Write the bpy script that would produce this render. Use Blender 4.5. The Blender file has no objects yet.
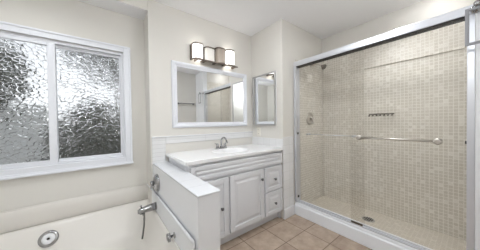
import bpy, bmesh, math, random
from mathutils import Vector, Matrix
random.seed(7)
PI = math.pi
scene = bpy.context.scene
COL = scene.collection

# ------------------------------------------------------------------ camera
F = Vector((0.60901275, 0.79304034, -0.01380155))
R2 = Vector((0.79290535, -0.60916599, -0.0147615))
U2 = Vector((0.0201139, 0.00195338, 0.99979579))
cam_data = bpy.data.cameras.new('camera')
cam_data.sensor_width = 36.0
cam_data.sensor_fit = 'HORIZONTAL'
cam_data.lens = 180.819 / 480.0 * 36.0
cam_data.clip_start = 0.02
cam = bpy.data.objects.new('camera', cam_data)
COL.objects.link(cam)
M = Matrix.Identity(4)
for i in range(3):
    M[i][0] = R2[i]; M[i][1] = U2[i]; M[i][2] = -F[i]
M[0][3], M[1][3], M[2][3] = 0.0, 0.0, 1.18
cam.matrix_world = M
scene.camera = cam

# ------------------------------------------------------------------ world, lights, exposure
world = bpy.data.worlds.new('daylight')
scene.world = world
world.use_nodes = True
wn = world.node_tree
for n in list(wn.nodes): wn.nodes.remove(n)
sky = wn.nodes.new('ShaderNodeTexSky')
sky.sky_type = 'HOSEK_WILKIE'
sky.turbidity = 6.0
sky.ground_albedo = 0.3
sky.sun_direction = Vector((0.5, -0.5, 0.75)).normalized()
hsv = wn.nodes.new('ShaderNodeHueSaturation')
hsv.inputs['Saturation'].default_value = 0.12
bg = wn.nodes.new('ShaderNodeBackground')
bg.inputs['Strength'].default_value = 3.3
wo = wn.nodes.new('ShaderNodeOutputWorld')
wn.links.new(sky.outputs[0], hsv.inputs['Color'])
wn.links.new(hsv.outputs[0], bg.inputs[0])
wn.links.new(bg.outputs[0], wo.inputs[0])

vs = scene.view_settings
vs.view_transform = 'Standard'
vs.look = 'None'
vs.gamma = 1.0
vs.use_curve_mapping = False
vs.exposure = 0.86

FILL_GLOBE_GLOW = 15.0  # strengths of the added fill lamps, up to the vanity values
SHOWER_FILL_GLOW = 6.0
SHOWER_FILL_POWER = 2.4
NOOK_FILL_GLOW = 34.0
TUB_FILL_POWER = 4.4
VANITY_SHADE_GLOW = 1.2
VANITY_BULB_POWER = 0.10

# ------------------------------------------------------------------ geometry numbers
HC = 2.42
Y_MIR = 1.971; Y_WIN = 2.177; X_REC = 0.386
X_WING = 1.739; Y_END = 1.416; X_SH = 1.943; X_BACK = 2.677
X_LEFT = -1.12; Y_BACK = -0.42

# ------------------------------------------------------------------ materials
def s2l(c):
    c /= 255.0
    return c / 12.92 if c <= 0.04045 else ((c + 0.055) / 1.055) ** 2.4
def rgb(r, g, b): return (s2l(r), s2l(g), s2l(b), 1.0)

def mat(name, color, rough=0.5, metal=0.0, noise=0.0, nscale=8.0, bump=0.0, bscale=200.0, coat=0.0):
    m = bpy.data.materials.new(name); m.use_nodes = True
    nt = m.node_tree; b = nt.nodes['Principled BSDF']
    b.inputs['Base Color'].default_value = color
    b.inputs['Roughness'].default_value = rough
    b.inputs['Metallic'].default_value = metal
    if coat: b.inputs['Coat Weight'].default_value = coat
    tc = nt.nodes.new('ShaderNodeTexCoord')
    if noise:
        n = nt.nodes.new('ShaderNodeTexNoise'); n.inputs['Scale'].default_value = nscale
        n.inputs['Detail'].default_value = 5
        nt.links.new(tc.outputs['Object'], n.inputs['Vector'])
        mx = nt.nodes.new('ShaderNodeMix'); mx.data_type = 'RGBA'
        mx.inputs[6].default_value = tuple(c * (1 - noise) for c in color[:3]) + (1,)
        mx.inputs[7].default_value = tuple(min(1, c * (1 + noise)) for c in color[:3]) + (1,)
        nt.links.new(n.outputs['Fac'], mx.inputs[0])
        nt.links.new(mx.outputs[2], b.inputs['Base Color'])
    if bump:
        n = nt.nodes.new('ShaderNodeTexNoise'); n.inputs['Scale'].default_value = bscale
        nt.links.new(tc.outputs['Object'], n.inputs['Vector'])
        bp = nt.nodes.new('ShaderNodeBump'); bp.inputs['Strength'].default_value = bump
        bp.inputs['Distance'].default_value = 0.002
        nt.links.new(n.outputs['Fac'], bp.inputs['Height'])
        nt.links.new(bp.outputs[0], b.inputs['Normal'])
    return m

def tile_mat(name, c1, c2, grout, wu, wv, gap, axes, off=(0, 0), rough=0.3, vary=None, bump=0.4, bright=0.0, bevel_noise=0.0):
    """square tiles on object coordinates; axes picks the two coordinates (e.g. 'YZ')"""
    m = bpy.data.materials.new(name); m.use_nodes = True
    nt = m.node_tree; L = nt.links; b = nt.nodes['Principled BSDF']
    tc = nt.nodes.new('ShaderNodeTexCoord')
    sp = nt.nodes.new('ShaderNodeSeparateXYZ'); L.new(tc.outputs['Object'], sp.inputs[0])
    def math_n(op, a, bb=None):
        n = nt.nodes.new('ShaderNodeMath'); n.operation = op
        for i, v in enumerate((a, bb)):
            if v is None: continue
            if isinstance(v, (int, float)): n.inputs[i].default_value = v
            else: L.new(v, n.inputs[i])
        return n.outputs[0]
    cells = []; masks = []
    for ax, w, o in zip(axes, (wu, wv), off):
        u = math_n('DIVIDE', math_n('SUBTRACT', sp.outputs[ax], o), w)
        cells.append(math_n('FLOOR', u))
        f = math_n('FRACT', u)
        d = math_n('MINIMUM', f, math_n('SUBTRACT', 1.0, f))
        mr = nt.nodes.new('ShaderNodeMapRange')
        mr.inputs['From Min'].default_value = gap / w * 0.35
        mr.inputs['From Max'].default_value = gap / w * 0.65
        L.new(d, mr.inputs['Value'])
        masks.append(mr.outputs[0])
    mask = math_n('MULTIPLY', masks[0], masks[1])
    cb = nt.nodes.new('ShaderNodeCombineXYZ')
    L.new(cells[0], cb.inputs[0]); L.new(cells[1], cb.inputs[1])
    wnz = nt.nodes.new('ShaderNodeTexWhiteNoise'); wnz.noise_dimensions = '3D'
    L.new(cb.outputs[0], wnz.inputs['Vector'])
    fac = wnz.outputs['Value']
    if vary == 'mottle':
        nz = nt.nodes.new('ShaderNodeTexNoise'); nz.inputs['Scale'].default_value = 9
        nz.inputs['Detail'].default_value = 6; nz.inputs['Roughness'].default_value = 0.65
        L.new(tc.outputs['Object'], nz.inputs['Vector'])
        mr = nt.nodes.new('ShaderNodeMapRange'); mr.inputs['From Min'].default_value = 0.3; mr.inputs['From Max'].default_value = 0.7
        L.new(nz.outputs['Fac'], mr.inputs['Value'])
        fac = math_n('ADD', math_n('MULTIPLY', wnz.outputs['Value'], 0.3), math_n('MULTIPLY', mr.outputs[0], 0.7))
    elif vary == 'sparse':
        fac = math_n('POWER', wnz.outputs['Value'], 5.0)
    mx = nt.nodes.new('ShaderNodeMix'); mx.data_type = 'RGBA'
    mx.inputs[6].default_value = c1; mx.inputs[7].default_value = c2
    L.new(fac, mx.inputs[0])
    m2 = nt.nodes.new('ShaderNodeMix'); m2.data_type = 'RGBA'
    m2.inputs[6].default_value = grout
    L.new(mx.outputs[2], m2.inputs[7]); L.new(mask, m2.inputs[0])
    L.new(m2.outputs[2], b.inputs['Base Color'])
    rr = nt.nodes.new('ShaderNodeMapRange'); rr.inputs['To Min'].default_value = 0.8; rr.inputs['To Max'].default_value = rough
    L.new(mask, rr.inputs['Value']); L.new(rr.outputs[0], b.inputs['Roughness'])
    bp = nt.nodes.new('ShaderNodeBump'); bp.inputs['Strength'].default_value = bump; bp.inputs['Distance'].default_value = 0.002
    L.new(mask, bp.inputs['Height']); L.new(bp.outputs[0], b.inputs['Normal'])
    return m

M_PAINT = mat('beige_paint', rgb(221, 218, 212), 0.75, noise=0.015, nscale=3, bump=0.08, bscale=350)
M_CEIL = mat('white_ceiling_paint', rgb(248, 248, 250), 0.8, bump=0.1, bscale=250)
M_WHITE = mat('white_satin_paint', rgb(232, 233, 236), 0.35)
M_CAB = mat('white_cabinet_lacquer', rgb(224, 225, 229), 0.32)
M_VINYL = mat('white_window_vinyl', rgb(228, 230, 236), 0.35)
M_COUNTER = mat('cultured_marble', rgb(240, 240, 241), 0.18, noise=0.01, nscale=12)
M_TUB = mat('almond_tub_acrylic', rgb(224, 220, 214), 0.25)
M_CHROME = mat('chrome', (0.40, 0.40, 0.41, 1), 0.14, 1.0)
M_NICKEL = mat('brushed_nickel', rgb(205, 200, 193), 0.35, 0.9)
M_ALU = mat('satin_aluminium', rgb(214, 216, 222), 0.32, 0.55)
M_SILVER = mat('silver_frame', rgb(176, 175, 174), 0.35, 0.5)
M_RING = mat('grey_ring_metal', rgb(138, 138, 142), 0.45, 0.3)
M_KNOB = mat('dark_nickel_knob', rgb(120, 120, 122), 0.28, 1.0)
M_DARK = mat('dark_rubber', rgb(45, 42, 40), 0.6)
M_BRONZE = mat('brown_nickel', rgb(122, 111, 102), 0.45, 0.6)
M_HOSE = mat('grey_metal_hose', rgb(130, 130, 128), 0.35, 0.8)
M_RACK = mat('wire_rack_metal', rgb(105, 98, 90), 0.35, 0.7)
M_PLASTIC = mat('ivory_plastic', rgb(232, 228, 218), 0.4)
M_MIRROR = mat('mirror_silver', (0.86, 0.87, 0.87, 1), 0.0, 1.0)

M_FLOOR = tile_mat('brown_ceramic_floor_tile', rgb(146, 126, 109), rgb(196, 178, 161), rgb(118, 102, 90), 0.31, 0.275, 0.007, 'XY',
                   off=(1.412 % 0.31, 1.125 % 0.275), rough=0.35, vary='mottle', bump=0.5)
M_MOSAIC_YZ = tile_mat('beige_mosaic_back', rgb(210, 204, 193), rgb(231, 227, 219), rgb(231, 228, 221), 0.032, 0.032, 0.005, 'YZ', rough=0.25, vary='sparse', bump=0.35)
M_MOSAIC_XZ = tile_mat('beige_mosaic_end', rgb(210, 204, 193), rgb(231, 227, 219), rgb(231, 228, 221), 0.032, 0.032, 0.005, 'XZ', rough=0.25, vary='sparse', bump=0.35)
M_MOSAIC_XY = tile_mat('beige_mosaic_floor', rgb(198, 190, 177), rgb(214, 207, 196), rgb(215, 209, 199), 0.032, 0.032, 0.005, 'XY', rough=0.3, vary='sparse', bump=0.35)
WT = (rgb(228, 228, 228), rgb(233, 233, 234), rgb(205, 205, 205))
M_WT_XZ = tile_mat('white_tile_rear', *WT, 0.60, 0.0407, 0.004, 'XZ', off=(0.386, 0.967), rough=0.2)
M_WT_YZ = tile_mat('white_tile_side', *WT, 0.108, 0.108, 0.003, 'YZ', off=(1.416, 0.866), rough=0.2)
M_WT_XZ2 = tile_mat('white_tile_jamb', *WT, 0.108, 0.108, 0.003, 'XZ', off=(1.739, 0.03), rough=0.2)
M_WT_CAP = tile_mat('white_tile_cap', rgb(214, 216, 220), rgb(222, 224, 228), rgb(165, 166, 170), 0.5, 0.152, 0.004, 'XY', off=(0.2, 0.905), rough=0.2)
M_CURB = mat('white_solid_surface', rgb(240, 243, 248), 0.3)

def emis(name, color, strength, base=None):
    m = bpy.data.materials.new(name); m.use_nodes = True
    b = m.node_tree.nodes['Principled BSDF']
    b.inputs['Base Color'].default_value = base or color
    b.inputs['Roughness'].default_value = 0.4
    b.inputs['Emission Color'].default_value = color
    b.inputs['Emission Strength'].default_value = strength
    return m
M_LIT = emis('lit_frosted_shade', (1.0, 0.98, 0.95, 1), VANITY_SHADE_GLOW)
M_DIM = emis('dim_frosted_shade', (1.0, 0.95, 0.88, 1), 0.08, rgb(225, 222, 216))
M_BULB = emis('lamp_bulb', (1.0, 0.95, 0.88, 1), 3.0)
M_CRACKLE = mat('crackle_glass_shade', rgb(190, 178, 166), 0.3, 0.1, noise=0.25, nscale=160, bump=0.8, bscale=140)
M_FILL_GLOBE = emis('fill_globe_glass', (0.93, 0.97, 1.0, 1), FILL_GLOBE_GLOW)  # glow of the fill globe added above the camera

def clear_glass(name, tint, refl=1.0):
    m = bpy.data.materials.new(name); m.use_nodes = True
    nt = m.node_tree
    for n in list(nt.nodes): nt.nodes.remove(n)
    tr = nt.nodes.new('ShaderNodeBsdfTransparent'); tr.inputs[0].default_value = tint
    gl = nt.nodes.new('ShaderNodeBsdfGlossy'); gl.inputs['Roughness'].default_value = 0.02
    fr = nt.nodes.new('ShaderNodeFresnel')
    ge = nt.nodes.new('ShaderNodeNewGeometry'); mr = nt.nodes.new('ShaderNodeMapRange')
    mr.inputs['To Min'].default_value = 1.5; mr.inputs['To Max'].default_value = 1 / 1.5    # same air-to-glass reflectance on both faces
    nt.links.new(ge.outputs['Backfacing'], mr.inputs['Value']); nt.links.new(mr.outputs[0], fr.inputs['IOR'])
    mx = nt.nodes.new('ShaderNodeMixShader'); out = nt.nodes.new('ShaderNodeOutputMaterial')
    nt.links.new(fr.outputs[0], mx.inputs[0])
    nt.links.new(tr.outputs[0], mx.inputs[1]); nt.links.new(gl.outputs[0], mx.inputs[2])
    nt.links.new(mx.outputs[0], out.inputs[0])
    return m
M_GLASS = clear_glass('shower_glass', (0.965, 0.96, 0.95, 1))

def hammered_glass():
    m = bpy.data.materials.new('hammered_obscure_glass'); m.use_nodes = True
    nt = m.node_tree; L = nt.links
    b = nt.nodes['Principled BSDF']
    b.inputs['Base Color'].default_value = (0.93, 0.95, 0.96, 1)
    b.inputs['Roughness'].default_value = 0.12
    b.inputs['IOR'].default_value = 1.5
    b.inputs['Transmission Weight'].default_value = 1.0
    tc = nt.nodes.new('ShaderNodeTexCoord')
    mp = nt.nodes.new('ShaderNodeMapping'); mp.inputs['Scale'].default_value = (0.95, 0.95, 1.2)
    L.new(tc.outputs['Object'], mp.inputs[0])
    nz = nt.nodes.new('ShaderNodeTexNoise'); nz.inputs['Scale'].default_value = 18
    L.new(mp.outputs[0], nz.inputs['Vector'])
    mv = nt.nodes.new('ShaderNodeMix'); mv.data_type = 'VECTOR'; mv.inputs[0].default_value = 0.006
    L.new(mp.outputs[0], mv.inputs[4]); L.new(nz.outputs['Color'], mv.inputs[5])
    vo = nt.nodes.new('ShaderNodeTexVoronoi'); vo.feature = 'SMOOTH_F1'; vo.inputs['Scale'].default_value = 38
    vo.inputs['Smoothness'].default_value = 0.2
    L.new(mv.outputs[1], vo.inputs['Vector'])
    bp = nt.nodes.new('ShaderNodeBump'); bp.inputs['Strength'].default_value = 1.0
    bp.inputs['Distance'].default_value = 0.0080
    pw = nt.nodes.new('ShaderNodeMath'); pw.operation = 'POWER'; pw.inputs[1].default_value = 2.0
    L.new(vo.outputs['Distance'], pw.inputs[0]); L.new(pw.outputs[0], bp.inputs['Height'])
    L.new(bp.outputs[0], b.inputs['Normal'])
    return m
M_HAMMER = hammered_glass()

# ------------------------------------------------------------------ mesh helpers
class MB:
    def __init__(s): s.bm = bmesh.new(); s.mats = []
    def mi(s, m):
        if m not in s.mats: s.mats.append(m)
        return s.mats.index(m)
    def box(s, a, b, m):
        i = s.mi(m)
        x0, y0, z0 = (min(p, q) for p, q in zip(a, b)); x1, y1, z1 = (max(p, q) for p, q in zip(a, b))
        v = [s.bm.verts.new(p) for p in ((x0,y0,z0),(x1,y0,z0),(x1,y1,z0),(x0,y1,z0),(x0,y0,z1),(x1,y0,z1),(x1,y1,z1),(x0,y1,z1))]
        fs = []
        for f in ((0,3,2,1),(4,5,6,7),(0,1,5,4),(1,2,6,5),(2,3,7,6),(3,0,4,7)):
            fc = s.bm.faces.new([v[k] for k in f]); fc.material_index = i; fs.append(fc)
        return fs
    def ringloft(s, rings, m, cap0=False, cap1=False, closed=True, smooth=True):
        i = s.mi(m)
        V = [[s.bm.verts.new(p) for p in r] for r in rings]
        n = len(V[0])
        for a, b in zip(V[:-1], V[1:]):
            for k in range(n if closed else n - 1):
                f = s.bm.faces.new((a[k], a[(k+1) % n], b[(k+1) % n], b[k])); f.material_index = i; f.smooth = smooth
        if cap0: f = s.bm.faces.new(list(reversed(V[0]))); f.material_index = i
        if cap1: f = s.bm.faces.new(V[-1]); f.material_index = i
        return V
    def lathe(s, prof, origin, axis, m, n=24, smooth=True, caps=True):
        """prof: list of (radius, height along axis)"""
        ax = Vector(axis).normalized()
        t = Vector((0, 0, 1)) if abs(ax.z) < 0.9 else Vector((1, 0, 0))
        u = ax.cross(t).normalized(); w = ax.cross(u)
        o = Vector(origin)
        rings = [[o + ax * hh + (u * math.cos(2*PI*k/n) + w * math.sin(2*PI*k/n)) * max(r, 1e-4) for k in range(n)] for r, hh in prof]
        s.ringloft(rings, m, caps, caps, True, smooth)
    def tube(s, pts, r, m, n=12):
        pts = [Vector(p) for p in pts]
        rs = r if isinstance(r, (list, tuple)) else [r] * len(pts)
        rings = []; prev = None
        for k, p in enumerate(pts):
            d = (pts[min(k+1, len(pts)-1)] - pts[max(k-1, 0)]).normalized()
            if prev is None:
                t = Vector((0, 0, 1)) if abs(d.z) < 0.9 else Vector((1, 0, 0))
                u = d.cross(t).normalized()
            else:
                u = (prev - d * prev.dot(d)).normalized()
            w = d.cross(u); prev = u
            rings.append([p + (u * math.cos(2*PI*j/n) + w * math.sin(2*PI*j/n)) * rs[k] for j in range(n)])
        s.ringloft(rings, m, True, True)
    def build(s, name, parent=None, bevel=0.0, seg=2, loc=None):
        bmesh.ops.recalc_face_normals(s.bm, faces=s.bm.faces)
        me = bpy.data.meshes.new(name); s.bm.to_mesh(me); s.bm.free()
        for m in s.mats: me.materials.append(m)
        o = bpy.data.objects.new(name, me); COL.objects.link(o)
        if parent:
            o.parent = parent
            root = parent
            off = Vector((0, 0, 0))
            while root: off += root.location; root = root.parent
            me.transform(Matrix.Translation(-off))     # vertices were given in world coordinates
        if bevel:
            bv = o.modifiers.new('bevel', 'BEVEL'); bv.width = bevel; bv.segments = seg
            bv.limit_method = 'ANGLE'; bv.angle_limit = math.radians(40)
            bv.harden_normals = False
        return o

def thing(name, label, cat, loc, group=None):
    o = bpy.data.objects.new(name, None); COL.objects.link(o)
    o.location = loc; o.empty_display_size = 0.05
    o['label'] = label; o['category'] = cat
    if group: o['group'] = group
    return o
def struct(o, label=None):
    o['kind'] = 'structure'
    if label: o['label'] = label
    return o

def rrect(x0, x1, y0, y1, r, z, n=8):
    pts = []
    for cx, cy, a0 in ((x1-r, y1-r, 0), (x0+r, y1-r, PI/2), (x0+r, y0+r, PI), (x1-r, y0+r, 3*PI/2)):
        for k in range(n + 1):
            a = a0 + PI/2 * k / n
            pts.append((cx + r*math.cos(a), cy + r*math.sin(a), z))
    return pts

# ================================================================== ROOM SHELL
b = MB(); b.box((X_LEFT-0.12, Y_BACK-0.12, -0.1), (X_BACK+0.12, Y_WIN+0.15, 0.0), M_FLOOR)
struct(b.build('floor'), 'brown ceramic tile bathroom floor')
b = MB(); b.box((X_LEFT-0.12, Y_BACK-0.12, HC), (X_BACK+0.12, Y_WIN+0.15, HC+0.1), M_CEIL)
struct(b.build('ceiling'), 'smooth white ceiling')

# window wall with an opening
WX0, WX1, WZ0, WZ1 = -0.86, 0.20, 0.832, 1.905
b = MB(); y0, y1 = Y_WIN, Y_WIN + 0.13
b.box((X_LEFT-0.12, y0, 0), (WX0, y1, HC), M_PAINT)
b.box((WX1, y0, 0), (X_REC, y1, HC), M_PAINT)
b.box((WX0, y0, 0), (WX1, y1, WZ0), M_PAINT)
b.box((WX0, y0, WZ1), (WX1, y1, HC), M_PAINT)
struct(b.build('wall_window'), 'beige wall around the frosted window')
# mirror wall
b = MB()
b.box((X_REC, Y_MIR, 0), (X_WING, Y_WIN+0.13, HC), M_PAINT)
b.box((X_REC+0.012, Y_MIR-0.008, 0.6), (0.530, Y_MIR, 1.045), M_WT_XZ)
b.box((0.530, Y_MIR-0.008, 0.967), (X_WING, Y_MIR, 1.045), M_WT_XZ)
b.box((X_REC+0.012, Y_MIR-0.018, 1.038), (X_WING, Y_MIR, 1.049), M_WHITE)
struct(b.build('wall_mirror', bevel=0.004), 'beige wall with white tile border behind the vanity')
# soffit over the tub recess: beige face, white underside
b = MB()
fs = b.box((X_LEFT, Y_MIR, 2.296), (X_REC, Y_WIN, HC), M_PAINT)
fs[0].material_index = b.mi(M_CEIL)
struct(b.build('trim_1'), 'dropped soffit above the tub recess')
# wing block: side of vanity nook + end wall of the shower
b = MB()
b.box((X_WING, Y_END, 0), (X_BACK+0.12, Y_WIN+0.13, HC), M_PAINT)
b.box((X_WING-0.007, Y_END+0.0, 0.8), (X_WING, Y_MIR, 0.972), M_WT_YZ)
b.box((X_WING-0.007, Y_END-0.008, 0.0), (X_SH-0.012, Y_END, 0.995), M_WT_XZ2)
b.box((2.0, Y_END-0.008, 0.0), (X_BACK, Y_END, 1.98), M_MOSAIC_XZ)
struct(b.build('wall_wing', bevel=0.003), 'short beige wall between vanity and shower')
# shower back wall
b = MB()
b.box((X_BACK, -0.02, 0), (X_BACK+0.12, Y_END, HC), M_PAINT)
b.box((X_BACK-0.009, 0.0, 0.0), (X_BACK, Y_END-0.009, 2.17), M_MOSAIC_YZ)
struct(b.build('wall_shower'), 'beige mosaic tiled back wall of the shower')
b = MB(); b.box((X_BACK-0.019, 0.0, 1.833), (X_BACK-0.009, 0.85, 1.843), M_MOSAIC_YZ)
struct(b.build('trim_2', bevel=0.003), 'pencil trim course on the shower tile')
# right wall block beside the shower (near end)
b = MB()
b.box((X_SH-0.012, Y_BACK, 0), (2.035, 0.0, HC), M_WHITE)
b.box((2.035, Y_BACK, 0), (X_BACK+0.12, -0.008, HC), M_PAINT)
b.box((2.035, -0.008, 0.0), (X_BACK-0.009, 0.0, 2.17), M_MOSAIC_XZ)
struct(b.build('wall_right', bevel=0.004), 'pale wall at the near end of the shower')
b = MB(); b.box((X_LEFT-0.12, Y_BACK-0.12, 0), (X_BACK+0.12, Y_BACK, HC), M_PAINT)
struct(b.build('wall_back'), 'beige wall opposite the mirror')
b = MB(); b.box((X_LEFT-0.12, Y_BACK, 0), (X_LEFT, Y_WIN, HC), M_PAINT)
struct(b.build('wall_left'), 'beige wall at the far end of the tub')
# small baseboard on the wing end
b = MB(); b.box((X_WING-0.007, Y_END-0.02, 0.0), (X_SH-0.012, Y_END-0.008, 0.12), M_WHITE)
struct(b.build('baseboard_wing', bevel=0.004), 'white base tile beside the shower curb')

# half wall between tub and vanity
PX0, PX1, PY0, PH = 0.403, 0.548, 0.908, 0.787
b = MB(); b.box((PX0+0.004, PY0+0.006, 0), (PX1-0.004, Y_MIR-0.009, PH-0.012), M_WHITE)
struct(b.build('wall_half', bevel=0.004), 'white half wall between bathtub and vanity')
b = MB(); b.box((PX0, PY0, PH-0.013), (PX1, Y_MIR-0.009, PH), M_WT_CAP)
struct(b.build('trim_3', bevel=0.004, seg=3), 'white bullnose tile cap of the half wall')

# ================================================================== WINDOW
win = bpy.data.objects.new('window_1', None); COL.objects.link(win)
win.location = (-0.33, Y_WIN, 0.79); struct(win, 'white vinyl sliding window with hammered obscure glass')
b = MB()   # casing, mitred look: stepped profile
ox0, ox1, oz0, oz1 = -0.912, 0.252, 0.787, 1.963
def frame_xz(b, x0, x1, z0, z1, w, ya, yb, m):
    b.box((x0, ya, z0), (x0+w, yb, z1), m); b.box((x1-w, ya, z0), (x1, yb, z1), m)
    b.box((x0+w, ya, z0), (x1-w, yb, z0+w), m); b.box((x0+w, ya, z1-w), (x1-w, yb, z1), m)
frame_xz(b, ox0, ox1, oz0, oz1, 0.060, Y_WIN-0.018, Y_WIN, M_VINYL)
frame_xz(b, ox0, ox1, oz0, oz1, 0.018, Y_WIN-0.026, Y_WIN-0.018, M_VINYL)
b.build('window_casing', win, bevel=0.004)
b = MB()
frame_xz(b, WX0, WX1, WZ0, WZ1, 0.028, Y_WIN+0.01, Y_WIN+0.09, M_VINYL)
b.build('window_frame', win, bevel=0.003)
b = MB(); b.box((ox0-0.01, Y_WIN-0.034, oz0-0.012), (ox1+0.006, Y_WIN, oz0+0.006), M_VINYL)
b.build('window_sill', win, bevel=0.004)
def sash(x0, x1, ya, yb, wl, wr):
    b = MB(); z0, z1 = WZ0+0.022, WZ1-0.022; w = 0.030
    b.box((x0, ya, z0), (x0+wl, yb, z1), M_VINYL); b.box((x1-wr, ya, z0), (x1, yb, z1), M_VINYL)
    b.box((x0+wl, ya, z0), (x1-wr, yb, z0+w), M_VINYL); b.box((x0+wl, ya, z1-w), (x1-wr, yb, z1), M_VINYL)
    s = b.build('sash', win, bevel=0.003)
    b = MB(); yc = (ya+yb)/2
    b.box((x0+wl-0.006, yc-0.003, z0+w-0.006), (x1-wr+0.006, yc+0.003, z1-w+0.006), M_HAMMER)
    b.build('pane', s)
sash(WX0+0.022, -0.300, Y_WIN+0.012, Y_WIN+0.040, 0.03, 0.050)
sash(-0.335, WX1-0.012, Y_WIN+0.044, Y_WIN+0.072, 0.035, 0.030)

# outdoors seen as blurs through the obscure glass
b = MB(); b.box((-9, Y_WIN+0.2, -0.35), (9, 14, -0.3), mat('garden_soil', rgb(120, 116, 108), 0.9, noise=0.2))
struct(b.build('ground_outside'), 'paved yard outside the window')
M_FENCE = mat('grey_fence_boards', rgb(205, 207, 208), 0.8, noise=0.15, nscale=4)
t = thing('fence', 'blurred pale garden fence behind the frosted glass', 'fence', (0, 6.0, -0.3))
b = MB(); b.box((-8, 6.0, -0.3), (-0.9, 6.03, 1.55), M_FENCE); b.build('fence_boards', t)
b = MB(); b.box((-8, 5.97, 1.55), (-0.9, 6.06, 1.60), M_FENCE); b.build('fence_rail', t)
M_LEAF = mat('dark_foliage', rgb(84, 88, 82), 0.8, noise=0.5, nscale=6)
M_BARK = mat('bark', rgb(70, 62, 54), 0.9)
def plant(name, cat, x, y, z0, z1, r, n, leaf, label):
    t = thing(name, label, cat, (x, y, -0.3))
    b = MB(); b.tube([(x, y, -0.3), (x+0.03, y, z0*0.5), (x, y, (z0+z1)/2)], [0.07, 0.055, 0.03], M_BARK); b.build('trunk', t)
    b = MB(); i = b.mi(M_LEAF)
    rnd = random.Random(int(x*100)+int(y*10))
    for k in range(n):
        d = Vector((rnd.gauss(0, 1), rnd.gauss(0, 1), rnd.gauss(0, 1))).normalized() * rnd.random()**0.4
        c = Vector((x + d.x*r, y + d.y*r*0.6, (z0+z1)/2 + d.z*(z1-z0)/2))
        d1 = Vector((rnd.uniform(-1,1), rnd.uniform(-1,1), rnd.uniform(-1,1))).normalized()
        d2 = d1.orthogonal().normalized()
        d1 *= leaf; d2 *= leaf*0.5
        f = b.bm.faces.new([b.bm.verts.new(p) for p in (c-d1, c-d2, c+d1, c+d2)]); f.material_index = i
    b.build('foliage', t)
plant('tree', 'tree', -1.75, 5.0, 1.35, 2.8, 0.75, 900, 0.12, 'dark tree blurred behind the left window pane')
plant('shrub', 'shrub', 0.0, 4.7, -0.3, 1.65, 0.85, 1100, 0.11, 'dark shrub blurred behind the lower right window pane')
plant('leafy_tree', 'tree', 0.35, 6.2, 2.1, 4.2, 1.2, 420, 0.13, 'loose tree crown blurred behind the upper right window pane')

# ================================================================== BATHTUB
tub = thing('bathtub', 'almond white built-in bathtub under the frosted window', 'bathtub', (-0.36, 1.55, 0.0))
TX0, TX1, TY0, TY1 = X_LEFT+0.004, PX0-0.002+0.002, 0.944, Y_WIN-0.003
TX1 = PX0-0.004
b = MB()
DZ = 0.37
def ring(x0, x1, y0, y1, r, z): return rrect(x0, x1, y0, y1, r, z, 8)
rings = [
    ring(TX0, TX1, TY0, TY1, 0.004, 0.002),
    ring(TX0, TX1, TY0, TY1, 0.004, DZ-0.012),
    ring(TX0+0.004, TX1-0.004, TY0+0.006, TY1-0.004, 0.006, DZ-0.003),
    ring(TX0+0.012, TX1-0.014, TY0+0.016, TY1-0.014, 0.01, DZ),
    ring(TX0+0.06, TX1-0.017, TY0+0.09, TY1-0.018, 0.03, DZ),
    ring(TX0+0.072, TX1-0.024, TY0+0.102, TY1-0.030, 0.04, DZ-0.006),
    ring(TX0+0.085, TX1-0.034, TY0+0.115, TY1-0.050, 0.05, DZ-0.022),
    ring(TX0+0.20, TX1-0.105, TY0+0.18, TY1-0.150, 0.08, 0.135),
    ring(TX0+0.25, TX1-0.135, TY0+0.22, TY1-0.200, 0.10, 0.085),
    ring(TX0+0.34, TX1-0.21, TY0+0.30, TY1-0.30, 0.10, 0.065),
]
b.ringloft(rings, M_TUB, False, True)
shell = b.build('shell', tub)
# upstand panels round three sides, with a rounded top bead
b = MB(); UZ = 0.525
upr = [(TY1, UZ), (TY1-0.012, UZ), (TY1-0.015, UZ-0.004), (TY1-0.019, UZ-0.05), (TY1-0.020, UZ-0.085), (TY1-0.018, UZ-0.115), (TY1-0.012, UZ-0.138), (TY1-0.006, DZ-0.002), (TY1, DZ-0.002)]
b.ringloft([[(x, y, z) for y, z in upr] for x in (TX0+0.012, TX1-0.010)], M_TUB, True, True)
b.box((TX1-0.010, TY0, DZ-0.002), (TX1, TY1, UZ), M_WHITE)
b.box((TX0, TY0, DZ-0.002), (TX0+0.012, TY1, UZ), M_TUB)
b.build('upstand', tub, bevel=0.003)
b = MB()
b.tube([(TX0+0.008, TY1-0.006, UZ+0.002), (TX1-0.010, TY1-0.006, UZ+0.002)], 0.006, M_TUB)
b.tube([(TX1-0.010, TY1-0.008, UZ), (TX1-0.010, TY0+0.004, UZ)], 0.0085, M_WHITE)
b.build('rim_bead', tub)
# overflow / jet fitting on the long wall
jn = Vector((0, -0.213, 0.100)).normalized()
jc = Vector((-0.352, TY1-0.087, DZ-0.022-0.079)) + jn*0.004
b = MB(); b.lathe([(0.060, -0.012), (0.060, 0.004), (0.050, 0.010), (0.042, 0.008)], jc, jn, M_CHROME, 32)
j = b.build('jet_fitting', tub)
b = MB(); b.lathe([(0.041, 0.004), (0.038, 0.012), (0.014, 0.015), (0.011, 0.010)], jc, jn, M_WHITE, 32); b.build('jet_insert', j)
b = MB(); b.lathe([(0.009, 0.008), (0.009, 0.015), (0.005, 0.016)], jc, jn, M_DARK, 16); b.build('nozzle', j)
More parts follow.
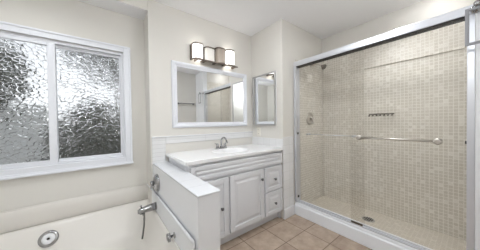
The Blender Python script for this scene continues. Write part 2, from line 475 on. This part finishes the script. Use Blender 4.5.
# control knob low on the end of the tub surround
kc = Vector((TX1-0.010, 1.27, 0.405)); kn = (-1, 0, 0)
b = MB(); b.lathe([(0.020, -0.002), (0.020, 0.004), (0.009, 0.008), (0.009, 0.034)], kc, kn, M_CHROME)
k = b.build('control_knob', tub)
b = MB(); b.lathe([(0.010, 0.030), (0.021, 0.033), (0.022, 0.046), (0.017, 0.052), (0.004, 0.054)], kc, kn, M_CHROME)
for q in range(5):
    a = q*2*PI/5 + 0.4
    p = kc + Vector((-0.040, math.cos(a)*0.021, math.sin(a)*0.021))
    b.tube([p + Vector((0.009, 0, 0)), p - Vector((0.009, 0, 0))], 0.008, M_CHROME)
b.build('star_handle', k)

# tub valve on the half wall
vc = Vector((PX0+0.004, 1.80, 0.632))
t = thing('tub_valve', 'round chrome tub valve with lever knob on the half wall', 'valve', tuple(vc))
b = MB(); b.lathe([(0.080, 0.0), (0.080, 0.008), (0.072, 0.020), (0.056, 0.030), (0.036, 0.035), (0.030, 0.040)], vc, (-1, 0, 0), M_CHROME, 40); b.build('escutcheon', t)
b = MB(); b.lathe([(0.026, 0.02), (0.022, 0.042), (0.026, 0.046), (0.027, 0.056), (0.020, 0.063), (0.01, 0.065)], vc, (-1, 0, 0), M_CHROME, 28)
b.tube([vc + Vector((-0.054, 0, 0)), vc + Vector((-0.058, 0.0, -0.04))], [0.010, 0.007], M_CHROME)
b.build('handle', t)

# tub spout with hose
sc = Vector((TX1-0.0102, 1.79, 0.425))
t = thing('tub_spout', 'chrome tub spout low on the half wall with hanging hose', 'faucet', tuple(sc))
b = MB()
b.lathe([(0.034, 0.0), (0.034, 0.006), (0.030, 0.010)], sc, (-1, 0, 0), M_CHROME, 24)
b.build('flange', t)
b = MB()
rs = []
for u, ry, rz, dz in ((0.006, .032, .033, 0), (0.05, .031, .032, -.002), (0.10, .027, .027, -.006), (0.135, .022, .023, -.010), (0.152, .015, .017, -.014)):
    rs.append([sc + Vector((-u, ry*math.cos(2*PI*q/20), dz + rz*math.sin(2*PI*q/20))) for q in range(20)])
b.ringloft(rs, M_CHROME, True, True)
b.lathe([(0.013, 0.0), (0.013, 0.03)], sc + Vector((-0.125, 0, -0.008)), (0, 0, -1), M_CHROME, 18)
b.build('spout', t)
b = MB(); b.lathe([(0.004, 0.0), (0.004, 0.018), (0.008, 0.020), (0.008, 0.028), (0.003, 0.031)], sc + Vector((-0.12, 0, 0.008)), (-0.25, 0, 1), M_CHROME, 14); b.build('diverter_pull', t)
b = MB()
h0 = sc + Vector((-0.105, 0, -0.024))
b.tube([h0, h0+Vector((0.004, 0, -0.03)), h0+Vector((0.002, 0.005, -0.12)), h0+Vector((-0.008, 0.003, -0.19)), h0+Vector((-0.016, 0, -0.235))], 0.0075, M_HOSE)
b.lathe([(0.011, 0), (0.011, 0.03), (0.008, 0.036)], h0 + Vector((0, 0, 0.004)), (0, 0, -1), M_HOSE, 14)
b.build('hose', t)

# ================================================================== VANITY
VX0, VX1, VY0, VY1 = 0.556, 1.730, 1.440, Y_MIR-0.010
van = thing('vanity_cabinet', 'white bathroom vanity cabinet with panelled doors and two drawers', 'cabinet', ((VX0+VX1)/2, (VY0+VY1)/2, 0))
b = MB(); CT = 0.834
b.box((VX0, VY0+0.018, 0.09), (VX0+0.016, VY1, CT), M_CAB)
b.box((VX1-0.016, VY0+0.018, 0.0), (VX1, VY1, CT), M_CAB)
b.box((VX0, VY1-0.012, 0.0), (VX1, VY1, 0.80), M_CAB)
b.box((VX0, VY0+0.018, 0.09), (VX1, VY1, 0.106), M_CAB)
# face frame
b.box((VX0, VY0+0.002, 0.09), (0.60, VY0+0.02, CT), M_CAB)
b.box((VX1-0.03, VY0+0.002, 0.09), (VX1, VY0+0.02, CT), M_CAB)
b.box((0.60, VY0+0.002, 0.80), (VX1-0.03, VY0+0.02, CT), M_CAB)
b.box((0.60, VY0+0.002, 0.655), (VX1-0.03, VY0+0.02, 0.72), M_CAB)
b.box((0.60, VY0+0.002, 0.09), (VX1-0.03, VY0+0.02, 0.135), M_CAB)
b.box((0.930, VY0+0.002, 0.135), (0.980, VY0+0.02, 0.655), M_CAB)
b.box((1.395, VY0+0.002, 0.135), (1.455, VY0+0.02, 0.655), M_CAB)
b.box((1.455, VY0+0.002, 0.37), (VX1-0.03, VY0+0.02, 0.40), M_CAB)
b.build('body', van, bevel=0.002)
b = MB(); b.box((VX0+0.01, VY0+0.055, 0.0), (VX1, VY0+0.07, 0.1), M_CAB); b.build('toe_kick', van)
def panel(name, x0, x1, z0, z1, parent, raised=True, w=0.05):
    b = MB(); yf = VY0
    ybk = VY0 + 0.0015
    b.box((x0, yf-0.013, z0), (x1, ybk, z1), M_CAB)
    w = min(w, (z1-z0)*0.28)
    frame_xz(b, x0, x1, z0, z1, w, yf-0.022, yf-0.013, M_CAB)
    if raised:
        g = 0.010; c = 0.028
        ax0, ax1, az0, az1 = x0+w+g, x1-w-g, z0+w+g, z1-w-g
        if (az1-az0) > 0.03:
            c = min(c, (az1-az0)*0.3)
            r0 = [(ax0, yf-0.013, az0), (ax1, yf-0.013, az0), (ax1, yf-0.013, az1), (ax0, yf-0.013, az1)]
            r1 = [(ax0+c, yf-0.021, az0+c), (ax1-c, yf-0.021, az0+c), (ax1-c, yf-0.021, az1-c), (ax0+c, yf-0.021, az1-c)]
            b.ringloft([r0, r1], M_CAB, False, True, smooth=False)
    return b.build(name, parent, bevel=0.003)
def knob(x, z, parent):
    b = MB(); b.lathe([(0.007, 0), (0.006, 0.012), (0.014, 0.016), (0.016, 0.022), (0.012, 0.028), (0.004, 0.030)], (x, VY0-0.021, z), (0, -1, 0), M_KNOB, 20)
    b.build('knob', parent)
panel('false_front', VX0+0.02, VX1-0.008, 0.690, 0.812, van, w=0.035)
d = panel('door', VX0+0.02, 0.940, 0.118, 0.665, van); knob(0.862, 0.392, d)
d = panel('door', 0.964, 1.408, 0.118, 0.665, van); knob(1.372, 0.560, d)
d = panel('drawer', 1.436, VX1-0.008, 0.394, 0.665, van, w=0.04); knob(1.585, 0.522, d)
d = panel('drawer', 1.436, VX1-0.008, 0.118, 0.378, van, w=0.04); knob(1.585, 0.240, d)

# countertop with moulded oval basin
top = thing('countertop', 'white one-piece vanity countertop with moulded oval basin', 'countertop', (1.14, 1.69, 0.869))
cx, cy, rx, ry = 1.15, 1.675, 0.225, 0.165
x0, x1, y0, y1, zt, zb = 0.532, X_WING-0.008, 1.412, Y_MIR-0.010, 0.869, 0.8355
angs = sorted([2*PI*k/72 for k in range(72)] + [math.atan2(yy-cy, xx-cx) % (2*PI) for xx in (x0, x1) for yy in (y0, y1)])
def rectpt(a):
    c, s = math.cos(a), math.sin(a); ts = []
    if c > 1e-9: ts.append((x1-cx)/c)
    if c < -1e-9: ts.append((x0-cx)/c)
    if s > 1e-9: ts.append((y1-cy)/s)
    if s < -1e-9: ts.append((y0-cy)/s)
    tt = min(ts); return cx + tt*c, cy + tt*s
def ell(a, k=1.0): return cx + rx*k*math.cos(a), cy + ry*k*math.sin(a)
b = MB()
rr = [[(*ell(a, 1.02), zb) for a in angs], [(*rectpt(a), zb) for a in angs], [(*rectpt(a), zt) for a in angs], [(*ell(a, 1.02), zt) for a in angs]]
b.ringloft(rr, M_COUNTER, smooth=False)
b.build('slab', top, bevel=0.005, seg=3)
b = MB()
prof = [(1.03, 0.0004), (1.0, -0.003), (0.97, -0.012), (0.93, -0.04), (0.85, -0.075), (0.68, -0.105), (0.42, -0.122), (0.12, -0.128)]
b.ringloft([[(*ell(2*PI*k/64, f), zt+dz) for k in range(64)] for f, dz in prof], M_COUNTER, False, True)
b.build('basin', top)
b = MB(); b.lathe([(0.026, 0), (0.026, 0.004), (0.012, 0.005)], (cx, cy, zt-0.128), (0, 0, 1), M_CHROME); b.build('drain', top)
b = MB(); b.box((x0, y1-0.002, zt-0.001), (x1, y1, zt+0.002), M_COUNTER); b.build('rear_edge', top)

# faucet
fx, fy, fz = 1.145, 1.868, 0.869
t = thing('faucet', 'chrome high-arc sink faucet with two lever handles', 'faucet', (fx, fy, fz))
b = MB(); b.ringloft([rrect(fx-0.078, fx+0.078, fy-0.026, fy+0.026, 0.025, fz+z) for z in (0.0005, 0.012)] + [rrect(fx-0.072, fx+0.072, fy-0.021, fy+0.021, 0.02, fz+0.017)], M_CHROME, True, True); b.build('base', t)
for sx in (-1, 1):
    hx = fx + sx*0.052
    b = MB(); b.lathe([(0.021, 0.012), (0.017, 0.03), (0.013, 0.045), (0.016, 0.052), (0.012, 0.062), (0.004, 0.066)], (hx, fy, fz), (0, 0, 1), M_CHROME, 20)
    b.tube([(hx, fy, fz+0.055), (hx+sx*0.035, fy+0.004, fz+0.068)], [0.007, 0.005], M_CHROME)
    b.build('handle', t)
b = MB()
b.lathe([(0.020, 0.012), (0.016, 0.03), (0.012, 0.045)], (fx, fy, fz), (0, 0, 1), M_CHROME, 20)
pts = [(fx, fy, fz+0.03), (fx, fy, fz+0.085)]
for k in range(1, 12):
    a = PI*k/12*1.05
    pts.append((fx, fy-0.058+0.058*math.cos(a), fz+0.085+0.052*math.sin(a)))
b.tube(pts, 0.0095, M_CHROME, 14)
b.build('spout', t)
b = MB(); p = Vector(pts[-1]); b.lathe([(0.012, 0), (0.013, 0.022), (0.010, 0.024)], p + Vector((0, 0, 0.004)), (0, -0.25, -1), M_CHROME, 16); b.build('aerator', t)

# ================================================================== MIRROR
mx0, mx1, mz0, mz1 = 0.601, 1.630, 1.132, 1.850
t = thing('wall_mirror_framed', 'large white framed mirror on the wall above the vanity', 'mirror', ((mx0+mx1)/2, Y_MIR, mz0))
t.name = 'framed_mirror'
b = MB()
prof = [(0.0, 0.0), (0.0, 0.016), (0.008, 0.026), (0.022, 0.030), (0.036, 0.024), (0.044, 0.016), (0.052, 0.018), (0.058, 0.012), (0.058, 0.002)]
b.ringloft([[(mx0+i, Y_MIR-d, mz0+i), (mx1-i, Y_MIR-d, mz0+i), (mx1-i, Y_MIR-d, mz1-i), (mx0+i, Y_MIR-d, mz1-i)] for i, d in prof], M_VINYL, smooth=False)
b.build('frame', t)
b = MB(); b.box((mx0+0.05, Y_MIR-0.008, mz0+0.05), (mx1-0.05, Y_MIR-0.001, mz1-0.05), M_MIRROR); b.build('mirror_glass', t)

# ================================================================== VANITY LIGHT
lz0, lz1 = 1.897, 2.072
t = thing('vanity_light', 'four-shade nickel vanity light bar above the framed mirror', 'light', (1.11, Y_MIR, 2.0))
b = MB(); b.box((0.86, Y_MIR-0.022, 1.93), (1.40, Y_MIR, 2.05), M_BRONZE); b.build('backplate', t, bevel=0.006)
b = MB(); b.box((0.812, Y_MIR-0.118, lz0-0.014), (1.405, Y_MIR-0.100, lz0-0.002), M_BRONZE)
for x in (0.86, 1.38): b.box((x-0.008, Y_MIR-0.108, lz0-0.014), (x+0.008, Y_MIR-0.018, lz0-0.002), M_BRONZE)
b.box((0.852, Y_MIR-0.024, lz0-0.014), (0.868, Y_MIR-0.014, 1.95), M_BRONZE); b.box((1.372, Y_MIR-0.024, lz0-0.014), (1.388, Y_MIR-0.014, 1.95), M_BRONZE)
b.build('support_bar', t, bevel=0.002)
def shade(xc, w, m, dpt, z0, z1, lit):
    def arc(off, z):
        pts = []
        for k in range(17):
            a = PI*k/16
            ca, sa = math.cos(a), math.sin(a)
            e = 0.55
            px = math.copysign(abs(ca)**e, ca); py = abs(sa)**e
            pts.append((xc + (w/2+off)*px, Y_MIR-0.012 - (dpt+off)*py, z))
        return pts
    b = MB()
    b.ringloft([arc(0, z0), arc(0, z1), arc(-0.004, z1), arc(-0.004, z0), arc(0, z0)], m, closed=False)
    s = b.build('shade', t)
    for za, zb_ in ((z1-0.006, z1+0.010), (z0-0.006, z0+0.006)):
        b = MB(); b.ringloft([arc(0.003, za), arc(0.003, zb_), arc(-0.007, zb_), arc(-0.007, za), arc(0.003, za)], M_BRONZE, closed=False, smooth=False)
        b.build('shade_rim', s)
    for sx in (-1, 1):
        xa = xc + sx*(w/2 + 0.002); b = MB()
        b.box((xa, Y_MIR-0.058, z0-0.004), (xa + sx*0.007, Y_MIR-0.002, z1+0.008), M_BRONZE); b.build('side_bracket', s, bevel=0.002)
    b = MB(); b.lathe([(0.012, 0), (0.014, 0.025), (0.024, 0.055), (0.026, 0.072), (0.018, 0.09), (0.004, 0.097)], (xc, Y_MIR-0.06, z0+0.03), (0, 0, 1), M_BULB if lit else M_DIM, 18)
    b.build('bulb', s)
    if lit:
        ld = bpy.data.lights.new('bulb_glow', 'POINT'); ld.energy = VANITY_BULB_POWER; ld.color = (1, 0.97, 0.93); ld.shadow_soft_size = 0.02
        lo = bpy.data.objects.new('bulb_glow', ld); COL.objects.link(lo)
        lo.parent = t; lo.location = Vector((xc, Y_MIR-0.06, z1-0.045)) - Vector(t.location)
shade(0.880, 0.118, M_LIT, 0.098, lz0, lz1-0.01, True)
shade(1.034, 0.128, M_DIM, 0.075, lz0, lz1-0.015, False)
shade(1.168, 0.124, M_CRACKLE, 0.105, lz0, lz1, False)
shade(1.318, 0.118, M_LIT, 0.096, lz0+0.005, lz1+0.015, True)

# ================================================================== MEDICINE CABINET
ya, yb, za, zb2 = 1.505, 1.922, 1.138, 1.812
t = thing('medicine_cabinet', 'narrow mirrored medicine cabinet with metal frame beside the shower', 'cabinet', (X_WING, (ya+yb)/2, za))
b = MB(); b.box((X_WING-0.014, ya+0.004, za+0.004), (X_WING, yb-0.004, zb2-0.004), M_WHITE); b.build('body', t)
b = MB()
fx0, fx1, fw = X_WING-0.034, X_WING-0.014, 0.018
b.box((fx0, ya, za), (fx1, ya+fw, zb2), M_SILVER); b.box((fx0, yb-fw, za), (fx1, yb, zb2), M_SILVER)
b.box((fx0, ya+fw, za), (fx1, yb-fw, za+fw), M_SILVER); b.box((fx0, ya+fw, zb2-fw), (fx1, yb-fw, zb2), M_SILVER)
d = b.build('door', t, bevel=0.003)
b = MB(); b.box((fx0+0.006, ya+fw-0.003, za+fw-0.003), (fx1, yb-fw+0.003, zb2-fw+0.003), M_MIRROR); b.build('mirror_glass', d)

# outlet on the wing wall
t = thing('wall_outlet', 'pale wall outlet plate under the medicine cabinet', 'outlet', (X_WING, 1.835, 1.05))
b = MB(); b.box((X_WING-0.006, 1.80, 0.992), (X_WING, 1.872, 1.107), M_PLASTIC); b.build('cover_plate', t, bevel=0.003)
for z in (1.022, 1.077):
    b = MB(); b.box((X_WING-0.008, 1.819, z-0.015), (X_WING-0.005, 1.853, z+0.015), M_PLASTIC)
    for y in (1.829, 1.843): b.box((X_WING-0.0085, y-0.0015, z-0.006), (X_WING-0.0075, y+0.0015, z+0.006), M_DARK)
    b.build('socket', t)

# ================================================================== SHOWER BASE
t = thing('shower_tray', 'white shower curb with a beige tiled pan behind glass', 'shower base', (2.3, 0.7, 0))
b = MB()
pr = [(X_SH, 0.001), (X_SH, 0.118), (X_SH+0.004, 0.126), (X_SH+0.010, 0.130), (X_SH+0.010, 0.146), (X_SH+0.014, 0.154), (X_SH+0.022, 0.158), (X_SH+0.11, 0.158), (X_SH+0.115, 0.15), (X_SH+0.115, 0.001)]
b.ringloft([[(x, y, z) for x, z in pr] for y in (0.002, Y_END-0.0095)], M_CURB, True, True, smooth=False)
b.build('curb', t)
b = MB(); b.box((X_SH+0.115, 0.002, 0.001), (X_BACK-0.010, Y_END-0.0095, 0.05), M_MOSAIC_XY); b.build('pan', t)
b = MB(); dc = Vector((2.40, 0.745, 0.05))
b.lathe([(0.062, 0), (0.062, 0.003), (0.054, 0.004)], dc, (0, 0, 1), M_SILVER, 32)
dr = b.build('drain', t)
b = MB()
for i in range(-2, 3):
    for j in range(-2, 3):
        if i*i + j*j <= 5:
            b.lathe([(0.0075, 0.0035), (0.0075, 0.0050)], dc + Vector((i*0.019, j*0.019, 0)), (0, 0, 1), M_DARK, 10, smooth=False)
b.build('drain_holes', dr)

# ================================================================== SHOWER ENCLOSURE
t = thing('shower_enclosure', 'frameless-look sliding glass shower doors in a silver track', 'shower door', (1.97, 0.7, 0.158))
GX_IN, GX_OUT = 2.004, 1.972      # inner (far) and outer (near) panel planes
b = MB()
pr = [(1.945, 1.872), (1.945, 1.925), (1.952, 1.934), (2.022, 1.934), (2.028, 1.926), (2.028, 1.872)]
b.ringloft([[(x, y, z) for x, z in pr] for y in (0.003, Y_END-0.010)], M_ALU, True, True, smooth=False)
b.build('header_rail', t, bevel=0.003)
b = MB(); b.box((1.953, 0.03, 1.862), (2.020, Y_END-0.045, 1.872), M_DARK); b.build('roller_track', t)
b = MB(); b.box((1.958, 0.003, 0.1582), (2.020, Y_END-0.010, 0.168), M_ALU); b.box((1.984, 0.003, 0.168), (1.988, Y_END-0.010, 0.180), M_ALU)
b.build('bottom_track', t, bevel=0.002)
for ya, yb in ((0.001, 0.036), (Y_END-0.044, Y_END-0.009)):
    b = MB(); b.box((1.947, ya, 0.168), (2.026, yb, 1.872), M_ALU); b.build('jamb', t, bevel=0.003)
b = MB(); b.box((GX_OUT-0.004, 0.040, 0.182), (GX_OUT+0.004, 0.760, 1.868), M_GLASS); po = b.build('door_panel', t)
b = MB(); b.box((GX_IN-0.004, 0.650, 0.182), (GX_IN+0.004, Y_END-0.048, 1.868), M_GLASS); pi_ = b.build('door_panel', t)
def bar(parent, gx, sgn, y0, y1, z, r, knobs, m):
    xb = gx + sgn*0.045
    b = MB(); b.tube([(xb, y0+0.004, z), (xb, y1-0.004, z)], r, m, 16)
    for y in (y0, y1):
        b.lathe([(r*1.35, 0.0), (r*1.35, 0.045)], (gx + sgn*0.004, y, z), (sgn, 0, 0), m, 16)
    o = b.build('towel_bar', parent)
    for y in (y0, y1):
        b = MB(); b.lathe([(knobs*0.7, 0.004), (knobs, 0.008), (knobs, 0.016), (knobs*0.6, 0.022)], (xb, y, z), (sgn, 0, 0), m, 24)
        b.build('end_cap', o)
        b = MB(); b.lathe([(knobs*0.9, 0.0), (knobs*0.9, 0.006)], (gx + sgn*0.004, y, z), (sgn, 0, 0), m, 24)
        b.build('mount_flange', o)
bar(po, GX_OUT, -1, 0.165, 0.668, 1.022, 0.0095, 0.024, M_NICKEL)
bar(pi_, GX_IN, 1, 0.752, 1.262, 1.022, 0.004, 0.014, M_ALU)
b = MB(); b.box((1.960, 0.655, 0.168), (1.968, 0.755, 0.188), M_RACK); b.build('door_guide', t, bevel=0.002)
for z in (0.22, 1.02):
    b = MB(); b.box((1.962, Y_END-0.052, z), (1.985, Y_END-0.044, z+0.025), M_DARK); b.build('bumper', t)
b = MB(); b.box((1.956, 0.036, 1.012), (1.968, 0.043, 1.032), M_DARK); b.build('bumper', t)

# ================================================================== SHOWER FITTINGS
sv = Vector((2.305, Y_END-0.008, 1.218))
t = thing('shower_valve', 'round grey shower valve plate on the tiled end wall', 'valve', tuple(sv))
b = MB(); b.lathe([(0.085, 0), (0.085, 0.006), (0.07, 0.014), (0.03, 0.018)], sv, (0, -1, 0), M_NICKEL, 36); b.build('escutcheon', t)
b = MB(); b.lathe([(0.024, 0.016), (0.024, 0.05), (0.018, 0.056)], sv, (0, -1, 0), M_NICKEL, 20)
b.tube([sv + Vector((0, -0.045, 0)), sv + Vector((0.0, -0.055, -0.07))], [0.010, 0.007], M_NICKEL); b.build('handle', t)
t = thing('overhead_shower', 'small dark shower head on an arm high in the shower', 'shower head', (2.34, Y_END-0.008, 1.96))
b = MB(); b.lathe([(0.03, -0.006), (0.03, 0.004), (0.014, 0.012)], (2.34, Y_END, 1.96), (0, -1, 0), M_NICKEL, 24); b.build('flange', t)
b = MB(); b.tube([(2.34, Y_END-0.008, 1.96), (2.34, Y_END-0.08, 1.96), (2.34, Y_END-0.13, 1.945), (2.34, Y_END-0.17, 1.92)], 0.010, M_NICKEL); b.build('arm', t)
b = MB(); b.lathe([(0.012, 0.0), (0.016, 0.012), (0.034, 0.035), (0.037, 0.05), (0.030, 0.054)], (2.34, Y_END-0.168, 1.922), (0, -0.75, -0.66), M_RACK, 24); b.build('spray_head', t)

rk = thing('hook_rack', 'small dark metal hook rack on the mosaic shower wall', 'rack', (X_BACK-0.009, 0.69, 1.245))
XR = X_BACK - 0.009
b = MB(); b.box((XR-0.006, 0.565, 1.252), (XR, 0.815, 1.264), M_RACK); b.build('rail', rk, bevel=0.002)
for k in range(7):
    y = 0.58 + k*0.0367
    b = MB(); b.tube([(XR-0.004, y, 1.258), (XR-0.018, y, 1.250), (XR-0.026, y, 1.236), (XR-0.034, y, 1.240)], 0.0045, M_RACK, 8)
    b.lathe([(0.008, 0), (0.009, 0.008), (0.003, 0.012)], (XR-0.032, y, 1.238), (-1, 0, 0.3), M_RACK, 10)
    b.build('hook', rk)

# ================================================================== TOWEL RING + TOWEL BAR
XW = X_SH - 0.012
t = thing('towel_ring', 'square grey metal towel ring at the near end of the shower', 'towel ring', (XW, -0.03, 1.86))
b = MB(); b.lathe([(0.028, 0.0), (0.028, 0.006), (0.012, 0.012), (0.010, 0.075), (0.016, 0.082), (0.016, 0.096), (0.006, 0.100)], (XW, -0.006, 1.890), (-1, 0, 0), M_CHROME, 24); b.build('post', t)
b = MB(); XQ = XW - 0.082
def frame_yz(b, y0, y1, z0, z1, w, xa, xb, m):
    b.box((xa, y0, z0), (xb, y0+w, z1), m); b.box((xa, y1-w, z0), (xb, y1, z1), m)
    b.box((xa, y0+w, z0), (xb, y1-w, z0+w), m); b.box((xa, y0+w, z1-w), (xb, y1-w, z1), m)
frame_yz(b, -0.075, 0.0418, 1.643, 1.874, 0.017, XQ-0.006, XQ+0.006, M_RING); b.build('ring', t, bevel=0.002)

t = thing('towel_bar', 'slim dark metal towel bar on the beige wall reflected in the mirror', 'towel bar', (1.65, Y_BACK, 1.66))
b = MB(); b.tube([(1.46, Y_BACK+0.06, 1.66), (1.87, Y_BACK+0.06, 1.66)], 0.011, M_KNOB); b.build('bar', t)
for x in (1.475, 1.855):
    b = MB(); b.lathe([(0.024, 0), (0.024, 0.008), (0.010, 0.014), (0.010, 0.06)], (x, Y_BACK, 1.66), (0, 1, 0), M_KNOB, 20); b.build('post', t)

# ================================================================== ADDED FILL LAMPS (unseen, outside the frame, put in to brighten the room)
lc = Vector((0.0, -0.15, 2.0))
t = thing('fill_globe', 'added unseen globe for fill light, hanging opposite the mirror', 'fill lamp', (lc.x, lc.y, HC))  # unseen globe added near the camera as fill light
b = MB(); b.lathe([(0.07, 0.0), (0.07, 0.02), (0.012, 0.03), (0.012, 0.31)], (lc.x, lc.y, HC), (0, 0, -1), M_WHITE, 32); b.build('fill_base', t)
b = MB(); b.lathe([(0.13*math.sin(PI*k/16), -0.13*math.cos(PI*k/16)) for k in range(17)], lc, (0, 0, 1), M_FILL_GLOBE, 32); b.build('fill_globe_shell', t)
def downlight(x, y, power, spread, label):  # unseen ceiling spot added as fill, with a modelled ring
    t = thing('fill_downlight', label, 'fill lamp', (x, y, HC))
    b = MB(); b.lathe([(0.085, 0.0), (0.085, 0.004), (0.065, 0.008), (0.060, 0.003)], (x, y, HC), (0, 0, -1), M_WHITE, 32); b.build('fill_ring', t)
    ld = bpy.data.lights.new('fill_downlight_glow', 'AREA'); ld.shape = 'DISK'; ld.size = 0.12; ld.energy = power; ld.color = (0.93, 0.97, 1)
    ld.spread = math.radians(spread)
    lo = bpy.data.objects.new('fill_downlight_glow', ld); COL.objects.link(lo); lo.parent = t; lo.location = (0, 0, -0.012)
def dome(x, y, r, m, label):  # unseen glowing dome added as fill on the ceiling
    t = thing('fill_dome', label, 'fill lamp', (x, y, HC))
    b = MB(); b.lathe([(r+0.015, 0.0), (r+0.015, 0.012), (r, 0.018)], (x, y, HC), (0, 0, -1), M_WHITE, 36); b.build('fill_base', t)
    b = MB(); b.lathe([(r*0.97, 0.014), (r*0.95, 0.028), (r*0.75, 0.044), (r*0.4, 0.054), (0.002, 0.058)], (x, y, HC), (0, 0, -1), m, 36); b.build('fill_dome_shell', t)
dome(2.42, 0.22, 0.12, emis('shower_fill_glass', (0.98, 0.985, 1.0, 1), SHOWER_FILL_GLOW), 'added unseen dome for fill light over the shower')  # added to lift the upper shower walls and ceiling
dome(1.0, 0.80, 0.15, emis('nook_fill_glass', (0.95, 0.975, 1.0, 1), NOOK_FILL_GLOW), 'added unseen dome for fill light before the vanity')  # added to brighten counter, floor, curb and ceiling
downlight(2.20, 0.46, SHOWER_FILL_POWER, 110, 'added unseen downlight for fill light over the shower')  # added to brighten the shower interior from above
downlight(-0.45, 1.35, TUB_FILL_POWER, 150, 'added unseen downlight over the bathtub, standing in for window daylight')  # added in place of the daylight the window panes don't deliver
